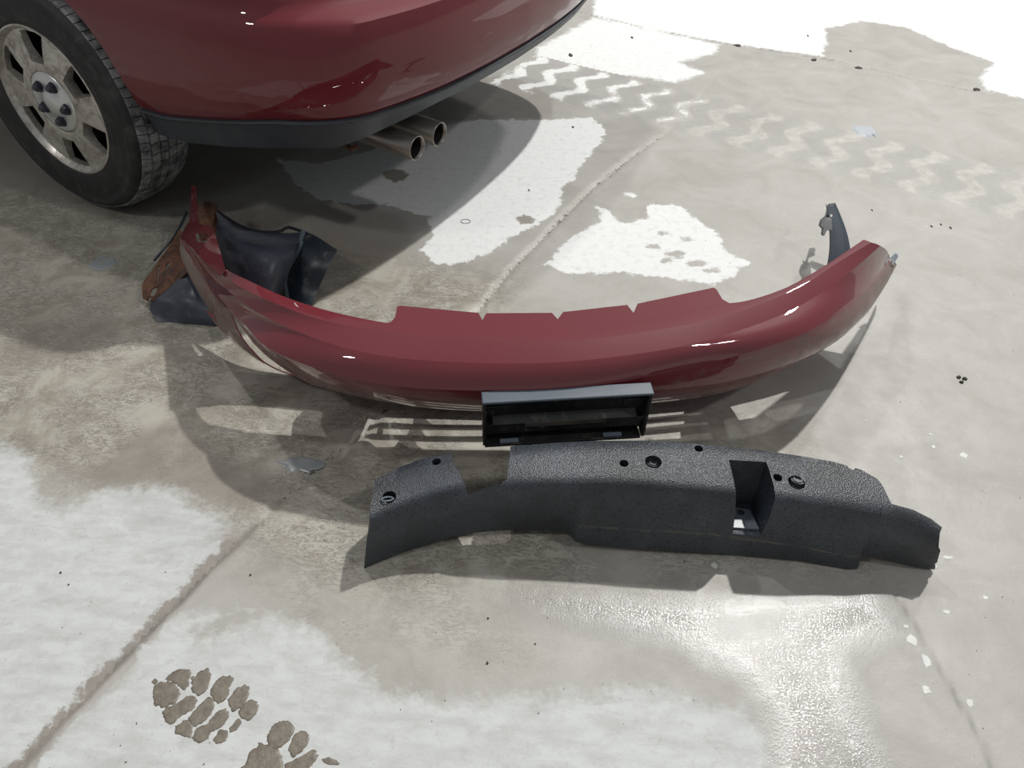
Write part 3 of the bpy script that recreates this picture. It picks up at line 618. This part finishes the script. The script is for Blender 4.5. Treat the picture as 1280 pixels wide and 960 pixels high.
# square pocket
pk = [at(905, 574.5, .178) - foam.location, at(962, 580, .176) - foam.location]; yb = pk[0].y
xl0, xr0 = pk[0].x, pk[1].x; lowf = [at(914, 659, .072) - foam.location, at(951, 661, .072) - foam.location]
cs.append(prism([Vector((lowf[0].x, lowf[0].y - .1, .072)), Vector((lowf[1].x, lowf[1].y - .1, .072)), Vector((lowf[1].x - .006, yb - .02, .072)), Vector((lowf[0].x, yb - .02, .072))],
                [Vector((xl0, yb - .25, .25)), Vector((xr0 + .012, yb - .25, .25)), Vector((xr0, yb + .008, .25)), Vector((xl0, yb + .008, .25))]))
cs[-1] = link('cutter', cs[-1])
for px, py, r_ in ((780, 580, .0085), (873, 562, .0085), (973, 595, .0085)): cs.append(link('cutter', cyl(at(px, py, .08) - foam.location + (at(px, py, .18) - at(px, py, .08)) * Vector((0, 0, 0)), (0, 0, 1), r_, .2, 20))); 
for c_, (px, py) in zip(cs[-3:], ((780, 580), (873, 562), (973, 595))):
    p = at(px, py, .18) - foam.location; q_ = at(px, py, .08) - foam.location
    for v in c_.data.vertices: v.co.x += p.x - q_.x; v.co.y += p.y - q_.y
RR = [(816.5, 578.5), (997, 600)]
for px, py in RR: p = at(px, py, .18) - foam.location; cs.append(link('cutter', cyl((p.x, p.y, .165), (0, 0, 1), .0155, .1, 28)))
p = at(486, 617, .145) - foam.location; cs.append(link('cutter', cyl((p.x, p.y, .10), (0, 0, 1), .013, .1, 20)))
for px, py, r_ in ((746, 546, .010), (1001, 565.5, .011), (1066, 580, .010), (545, 568, .009)): p = at(px, py, .17) - foam.location; cs.append(link('cutter', cyl((p.x, p.y, .12), (0, 0, 1), r_, .12, 14)))
for px, py, zz, r_ in ((1183, 664, .10, .020), (1181, 690, .06, .014), (1178, 707, .03, .013), (1186, 680, .08, .015), (1172, 720, .015, .012), (1154, 717, .005, .008), (1184, 650, .125, .010)):
    m2 = bpy.data.meshes.new('s'); bs = bmesh.new(); bmesh.ops.create_icosphere(bs, subdivisions=2, radius=r_)
    for v in bs.verts: v.co *= 1 + .35 * mnoise.noise(v.co * 90 + Vector((px, 0, 0)))
    bmesh.ops.translate(bs, verts=bs.verts, vec=at(px, py, zz) - foam.location); bs.to_mesh(m2); bs.free(); cs.append(link('cutter', m2))
cut(fo, cs, selfx=True); shade(fo, 48); fo.parent = foam
for px, py in RR:
    p = at(px, py, .168) - foam.location; link('bolt_recess', lathe([(.0, .0), (.005, .0), (.006, .002), (.009, .002), (.010, 0), (.0148, 0), (.0150, .004), (.0155, -.006)], 28), foam, M_clad)
    o = [c for c in foam.children if c.name.startswith('bolt_recess')][-1]; o.rotation_euler = (math.pi / 2, 0, 0); o.location = (p.x, p.y, .170)
p = at(484, 622, .14) - foam.location
o = link('torn_ring', lathe([(.009, 0), (.011, .002), (.013, 0), (.011, -.002)], 18), foam, M_flange); o.rotation_euler = (1.2, .2, .4); o.location = (p.x, p.y, .136); o.scale = (1, 1, .7)
# metal plate with hole at the foot of the pocket
mp_ = prism([Vector((*(at(a_, b_, .077) - foam.location)[:2], .0725)) for a_, b_ in ((913, 633), (937, 637), (949, 661), (914.5, 659))], [Vector((*(at(a_, b_, .077) - foam.location)[:2], .077)) for a_, b_ in ((913, 633), (937, 637), (949, 661), (914.5, 659))])
M_plate = mat('wet_grey_plate', (.16, .19, .22), .3)
o = link('pocket_plate', mp_, None, M_plate); p = at(926, 640, .077) - foam.location; cut(o, [link('cutter', cyl((p.x, p.y, 0), (0, 0, 1), .0075, .1, 18))]); o.parent = foam

# ---------------------------------------------------------------- wheel-arch liner with rusty bracket
lin_ = thing('fender_liner', 'crumpled black wheel-arch liner with a rusty bracket, behind the left end of the bumper', 'car part', at(300, 340))
def sheet(name, rows_px, m, th=.003, nu=26, nv=12, wav=.004, parent=lin_, sub=True):
    R = [resample([at(*p) for p in r], nu) for r in rows_px]; cols = [resample([R[i][j] for i in range(len(R))], nv) for j in range(nu)]
    rws = [[Vector(cols[j][i]) - lin_.location for j in range(nu)] for i in range(nv)]
    for i, r in enumerate(rws):
        for j, v in enumerate(r): v.z += wav * mnoise.noise(v * 14)
    vs, fs = grid(rws); o = obj(name, vs, fs, m, None); mod(o, 'SOLIDIFY', thickness=th, offset=-1); apply(o); o.parent = parent; return shade(o, 50)
s1 = sheet('liner_sheet', [[(268, 262, .10), (285, 276, .11), (305, 287, .115), (330, 293, .115), (352, 292, .11), (376, 291, .10)],
                      [(272, 284, .135), (292, 302, .15), (315, 312, .15), (340, 318, .145), (368, 316, .12)],
                      [(268, 310, .10), (290, 332, .11), (312, 345, .11), (338, 352, .10), (358, 345, .08)],
                      [(262, 350, .02), (285, 372, .02), (305, 385, .02), (328, 392, .02), (344, 378, .02)]], M_liner, nu=36, nv=18)
edge_ = []
R = resample([at(*p) for p in [(266, 260, .103), (285, 273, .113), (305, 284, .118), (330, 290, .118), (350, 289, .115), (360, 284, .115), (368, 286, .11), (377, 289, .103)]], 30)
for a_, b_ in zip(R, R[1:]): edge_.append(cyl(Vector(a_) - lin_.location, Vector(b_ - a_), .0045, np.linalg.norm(b_ - a_) + .002, 8))
link('rolled_edge', join_bm('e', edge_), lin_, M_black)
sheet('side_panel', [[(383, 290, .13), (402, 300, .13), (422, 312, .125)], [(372, 316, .10), (392, 328, .10), (410, 336, .09)], [(357, 345, .045), (378, 357, .045), (398, 362, .04)], [(360, 374, .008), (374, 382, .008), (388, 386, .006)]], M_panel, nu=14, nv=14)
sheet('panel_edge', [[(376, 290, .10), (380, 288, .128), (385, 290, .130)], [(366, 318, .07), (369, 317, .098), (374, 318, .10)], [(355, 345, .02), (355, 346, .044), (360, 347, .045)], [(356, 368, .0), (359, 372, .01), (364, 376, .008)]], M_flange, nu=8, nv=14)
sheet('lower_flap', [[(236, 322, .06), (262, 330, .06), (285, 352, .05)], [(222, 352, .065), (245, 360, .07), (272, 374, .05)], [(200, 374, .045), (232, 376, .058), (262, 388, .04)], [(188, 384, .02), (222, 390, .03), (268, 400, .02)], [(196, 401, .003), (226, 402, .005), (272, 406, .004)]], M_liner, nu=26, nv=22, wav=.012)
s2 = sheet('rust_bracket', [[(226, 290, .10), (236, 300, .115), (248, 322, .10)], [(208, 312, .085), (222, 322, .10), (234, 340, .085)], [(192, 338, .055), (206, 345, .07), (222, 355, .06)], [(180, 358, .035), (192, 362, .045), (208, 368, .045)], [(180, 374, .015), (190, 378, .02), (200, 374, .03)]], M_rust, nu=14, nv=20, wav=.010)
s2.parent = None
cs = []
for px, py, zz, r_ in ((211, 335, .08, .008), (205, 322, .08, .004), (193, 366, .04, .011), (186, 373, .03, .007)): p = at(px, py, zz) - lin_.location; cs.append(link('cutter', cyl((p.x, p.y, p.z - .06), (0, 0, 1), r_, .12, 9)))
p0, p1 = at(198, 334, .065) - lin_.location, at(196, 356, .05) - lin_.location; d = Vector((.004, 0, 0)); cs.append(cutter([q_ - Vector((0, 0, .08)) for q_ in (p0, p0 + d, p1 + d, p1)], [q_ + Vector((0, 0, .08)) for q_ in (p0, p0 + d * 2, p1 + d * 2, p1)]))
cut(s2, cs); s2.parent = lin_; s2['label'] = 'rusty brown steel bracket with holes'
sheet('rust_strap', [[(248, 258, .11), (260, 254, .12), (272, 258, .10)], [(246, 275, .10), (262, 276, .11), (272, 280, .10)], [(250, 300, .06), (264, 300, .06), (276, 304, .06)]], M_rust, nu=10, nv=10, wav=.012)
sp_ = []
R = resample([at(*p) for p in [(192, 326, .03), (204, 312, .05), (216, 298, .07), (226, 282, .085), (233, 266, .09)]], 14)
for a_, b_ in zip(R, R[1:]): sp_.append(cyl(Vector(a_) - lin_.location, Vector(b_ - a_), .004, np.linalg.norm(b_ - a_) + .002, 6))
link('edge_strip', join_bm('e', sp_), lin_, M_panel)

# ---------------------------------------------------------------- upright bracket behind the right end
br = thing('plastic_bracket', 'grey and black plastic strip bracket standing behind the right end of the bumper', 'car part', at(1045, 345))
base = at(1048, 345, .0); tip = at(1040, 258, .15)
# curved channel: web and two side walls
rowsb = []
for k in range(13):
    u = k / 12; c_ = base.lerp(tip, u) + Vector((.012 * math.sin(u * math.pi), 0, 0)) + Vector((0, -.012 * math.sin(u * math.pi), 0)); wd = .031 * (1 - .62 * u ** 1.8)
    c_.z = max(c_.z, .001)
    rowsb.append([c_ + Vector((-wd, .012, 0)) - br.location, c_ + Vector((-wd, 0, 0)) - br.location, c_ + Vector((wd * .35, -.002, 0)) - br.location, c_ + Vector((wd * .42, .006, 0)) - br.location, c_ + Vector((wd * .95, .004, 0)) - br.location, c_ + Vector((wd, .014, 0)) - br.location])
vs, fs = grid(rowsb); o = obj('channel_strip', vs, fs, M_lip, None); mod(o, 'SOLIDIFY', thickness=.003, offset=1); apply(o); p = at(1038, 269, .13)
cut(o, [link('cutter', cyl(p - br.location + Vector((0, -.03, .012)), Vector((0, 1, -.4)), .004, .08, 12))]); o.parent = br; shade(o, 30)
ck = [(1037, 256), (1044, 255), (1043, 261), (1036, 264), (1034, 270), (1039, 275), (1040, 288), (1033, 290), (1030, 296), (1028, 294), (1029, 287), (1025, 283), (1027, 276), (1033, 271)]
o = link('clip', prism([at(a_, b_, .125) - br.location + Vector((0, .012, -.004)) for a_, b_ in ck], [at(a_, b_, .125) - br.location + Vector((0, -.0, .004)) for a_, b_ in ck]), br, M_black); o['label'] = 'broken black clip at the top of the strip'

# ---------------------------------------------------------------- boot prints of wet mud
def blob_mesh(polys, h, locv):
    bm = bmesh.new()
    for pl in polys:
        P = resample([at(a_, b_) for a_, b_ in pl] + [at(*pl[0])], 49)[:-1]; c_ = P.mean(0)
        P = np.array([c_ + (q_ - c_) * (1.04 + .16 * mnoise.noise(Vector(q_) * 170) + .10 * mnoise.noise(Vector(q_) * 420)) for q_ in P])
        rings_ = []
        for f, zz in ((1, -.0015), (.97, h * .7), (.82, h), (.4, h * 1.05)):
            rings_.append([bm.verts.new(Vector((c_[0] + (q_[0] - c_[0]) * f + .0006 * mnoise.noise(Vector(q_) * 300), c_[1] + (q_[1] - c_[1]) * f, zz)) - locv) for q_ in P])
        cv = bm.verts.new(Vector((c_[0], c_[1], h * 1.05)) - locv)
        for r0, r1 in zip(rings_, rings_[1:]):
            for i in range(len(r0)): bm.faces.new((r0[i], r0[(i + 1) % len(r0)], r1[(i + 1) % len(r0)], r1[i]))
        for i in range(len(P)): bm.faces.new((rings_[-1][i], rings_[-1][(i + 1) % len(P)], cv))
    bmesh.ops.recalc_face_normals(bm, faces=bm.faces); me = bpy.data.meshes.new('mud'); bm.to_mesh(me); bm.free(); return me
S8 = lambda pts, s=2.6667, ox=0, oy=660: [(ox + a_ / s, oy + b_ / s) for a_, b_ in pts]
PR1 = [[(548, 505), (575, 482), (600, 472), (632, 474), (633, 505), (618, 540), (600, 530), (575, 512)], [(512, 530), (545, 512), (580, 520), (598, 545), (590, 575), (545, 600), (515, 585)], [(640, 510), (660, 485), (690, 470), (702, 490), (692, 535), (668, 558), (642, 545)],
       [(712, 520), (745, 493), (778, 500), (765, 535), (755, 570), (722, 583), (703, 550)], [(548, 600), (590, 585), (625, 560), (652, 570), (645, 600), (600, 630), (570, 655), (545, 630)], [(645, 612), (680, 575), (706, 562), (712, 600), (690, 635), (650, 660), (628, 640)],
       [(585, 660), (620, 640), (640, 662), (635, 698), (600, 690), (584, 684)], [(640, 700), (660, 665), (700, 655), (692, 700), (660, 716)], [(690, 655), (725, 612), (755, 604), (758, 640), (725, 672), (692, 682)],
       [(760, 572), (800, 528), (828, 525), (828, 555), (812, 590), (775, 612)], [(795, 610), (820, 580), (850, 572), (862, 602), (830, 642), (805, 632)], [(765, 668), (795, 635), (805, 650), (790, 672), (768, 680)], [(712, 705), (735, 672), (760, 680), (752, 708), (720, 718)], [(505, 512), (516, 502), (528, 512), (516, 522)], [(636, 500), (645, 493), (650, 503), (640, 508)]]
PR2 = [[(905, 660), (940, 642), (970, 648), (978, 680), (950, 720), (910, 740), (890, 710)], [(962, 735), (985, 685), (1020, 680), (1030, 705), (1005, 745), (975, 765)], [(815, 790), (840, 740), (890, 715), (925, 745), (945, 790), (930, 850), (850, 870), (800, 830)],
       [(950, 790), (1000, 765), (1045, 740), (1056, 765), (1030, 800), (960, 850), (940, 820)], [(1072, 770), (1100, 766), (1132, 786), (1110, 790), (1080, 782)]]
for PR, lb, c0 in ((PR1, 'wet muddy boot tread print of many blobs, the whole one at lower left', (258, 882)), (PR2, 'wet muddy boot tread print cut off by the bottom edge of the picture', (355, 940))):
    bt_ = thing('boot_print', lb, 'boot print', at(*c0), 'muddy boot prints')
    for pl in PR: link('mud_blob', blob_mesh([S8(pl)], .0007, bt_.location), bt_, M_mud, True)

# ---------------------------------------------------------------- small litter on the floor
def chip(px, py, sx, sy, m, name, label, cat, group=None, h=.0015, seed=0, n=9):
    c_ = at(px, py); kx = (at(px + 1, py) - c_).length; ky = (at(px, py + 1) - c_).length; r_ = random.Random(seed * 31 + int(px))
    P = [Vector((math.cos(2 * math.pi * i / n) * sx * kx * r_.uniform(.6, 1.15), math.sin(2 * math.pi * i / n) * sy * ky * r_.uniform(.6, 1.15), 0)) for i in range(n)]
    bm = bmesh.new(); lo = [bm.verts.new(p - Vector((0, 0, .0003))) for p in P]; hi = [bm.verts.new(p * .8 + Vector((0, 0, h * r_.uniform(.6, 1.4)))) for p in P]; t_ = bm.verts.new((0, 0, h * 1.1))
    for i in range(n): bm.faces.new((lo[i], lo[(i + 1) % n], hi[(i + 1) % n], hi[i])); bm.faces.new((hi[i], hi[(i + 1) % n], t_))
    bm.faces.new(lo[::-1]); me = bpy.data.meshes.new(name); bm.to_mesh(me); bm.free(); o = link(name, me, None, m); o.location = c_; tag(o, label, cat, group); return o
FLK = [(893, 707, 5, 4, 'white flake in the shadow just below the middle of the foam absorber'), (1168, 708, 4, 3, 'white flake touching the chewed right end of the foam absorber'), (1183, 765, 6, 3, 'oval white flake below the chewed end of the foam absorber'),
       (1126, 571, 3, 2, 'small white flake above the right shoulder of the foam absorber'), (1167, 559, 3, 2.5, 'small bright white flake midway between bumper end and foam absorber at right'), (1205, 569, 6, 4, 'larger white flake to the right of two small ones, above the absorber end'),
       (1158, 826, 7, 10, 'largest white salt flake, on the thin crack at lower right'), (1158, 863, 8, 6, 'broad white flake on the thin crack, next below the largest'), (1213, 879, 6, 6, 'white flake right of the thin crack, lowest of the big ones'), (1232, 747, 5, 4, 'white flake farthest to the right beside the absorber end'),
       (1185, 697, 8, 3, 'long thin white flake right of the chewed absorber end'), (1133, 783, 5, 3, 'small white flake at the upper end of the thin crack'), (1140, 800, 8, 8, 'round pale flake beside the upper part of the thin crack'), (1082, 526, 2, 1.5, 'tiny white speck below the right end of the bumper'),
       (1163, 543, 2, 1.5, 'tiny white speck above the small bright flake at right'), (1157, 284, 1.5, 1.2, 'tiny pale speck among the dark crumbs right of the upright strip bracket')]
for i, (a_, b_, sx, sy, lb) in enumerate(FLK): chip(a_, b_, sx, sy, M_flake, 'salt_flake', lb, 'flake', 'white flakes on the floor', .0008, i)
CRB = [(1188, 285, 1.6, 'dark crumb, rightmost of three in a row right of the strip bracket'), (1176, 281, 1.4, 'dark crumb, middle one of three in a row right of the strip bracket'), (1164, 283, 1.4, 'dark crumb, leftmost of three in a row right of the strip bracket'),
       (1090, 263, 1.2, 'dark crumb right of the tip of the upright strip bracket'), (609, 829, 2, 'dark crumb on wet floor below the absorber, lower of two at centre'), (669, 805, 1.2, 'small dark crumb right of the larger ones below the absorber'), (716, 159, 1.5, 'dark crumb near the upper edge of the white dry patch by the car'),
       (661, 238, 1.3, 'dark crumb in the middle of the white dry patch by the car'), (610, 773, 1.8, 'dark crumb on wet floor below the absorber, upper of two at centre'), (76, 716, 1.6, 'dark crumb on the white dry floor at far left, upper of two'), (86, 731, 1.2, 'dark crumb on the white dry floor at far left, lower of two'),
       (313, 719, 1.5, 'dark crumb right of the floor joint, left of the foam absorber'), (790, 47, 1.8, 'dark crumb below the far floor joint near the car'), (1063, 64, 1.5, 'dark crumb in the grey wet patch at the top right'), (713, 69, 3, 'dark pebble at the start of the tyre tracks beside the car'), (1010, 45, 1.3, 'dark crumb on white floor left of the top wet patch')]
for i, (a_, b_, s__, lb) in enumerate(CRB): chip(a_, b_, s__, s__, M_crumb, 'dirt_crumb', lb, 'crumb', 'dark crumbs on the floor', .002, i, 7)
for k, (a_, b_, lb) in enumerate(((922, 57, 'dark debris in the far floor joint where the two joints meet'), (1017, 75, 'dark debris in the far floor joint, second from the left'), (1073, 85, 'dark debris in the far floor joint under the wet patch'), (1221, 112, 'dark debris in the far floor joint, rightmost'))): chip(a_, b_, 5, 1.6, M_crumb, 'joint_debris', lb, 'debris', 'debris along the far joint', .003, k)
lf = thing('leaf_scrap', 'black three-lobed leaf scrap lying alone on the floor right of the bumper', 'scrap', at(1202, 475))
for i, (a_, b_, sx, sy) in enumerate(((1198, 472, 3.4, 2.2), (1206, 474, 3.6, 1.8), (1202, 478, 3, 2))):
    o = chip(a_, b_, sx, sy, M_crumb, 'lobe', '', '', None, .004, i); del o['label']; del o['category']; o.parent = lf; o.location = o.location - lf.location
c_ = chip(1082, 164, 17, 8, M_film, 'ice_chip', 'shiny flat chip of clear ice on the tyre tracks at upper right', 'ice', None, .004, 3, 15)
# wire ring
P = []; cR = at(582, 277)
for i in range(20):
    a0 = 2 * math.pi * i / 20; a1 = 2 * math.pi * (i + 1) / 20; f = lambda q_: Vector((.0150 * math.cos(q_), .0125 * math.sin(q_), .0012)); P.append(cyl(f(a0), f(a1) - f(a0), .0007, (f(a1) - f(a0)).length * 1.05, 5))
o = link('wire_ring', join_bm('r', P), None, M_crumb); o.location = cR; tag(o, 'thin dark ring lying on the bright dry concrete behind the bumper', 'ring')
o = chip(375, 581, 30, 11, plastic('grey_film', (.24, .26, .27), (.36, .38, .39), .3), 'film_scrap', 'torn grey plastic film scrap beside the floor joint at left', 'scrap', None, .0015, 5, 17)
o = chip(128, 328, 20, 10, bpy.data.materials['grey_film'], 'film_scrap', 'grey film scrap in the dark mud left of the rusty bracket', 'scrap', None, .0012, 8, 15)
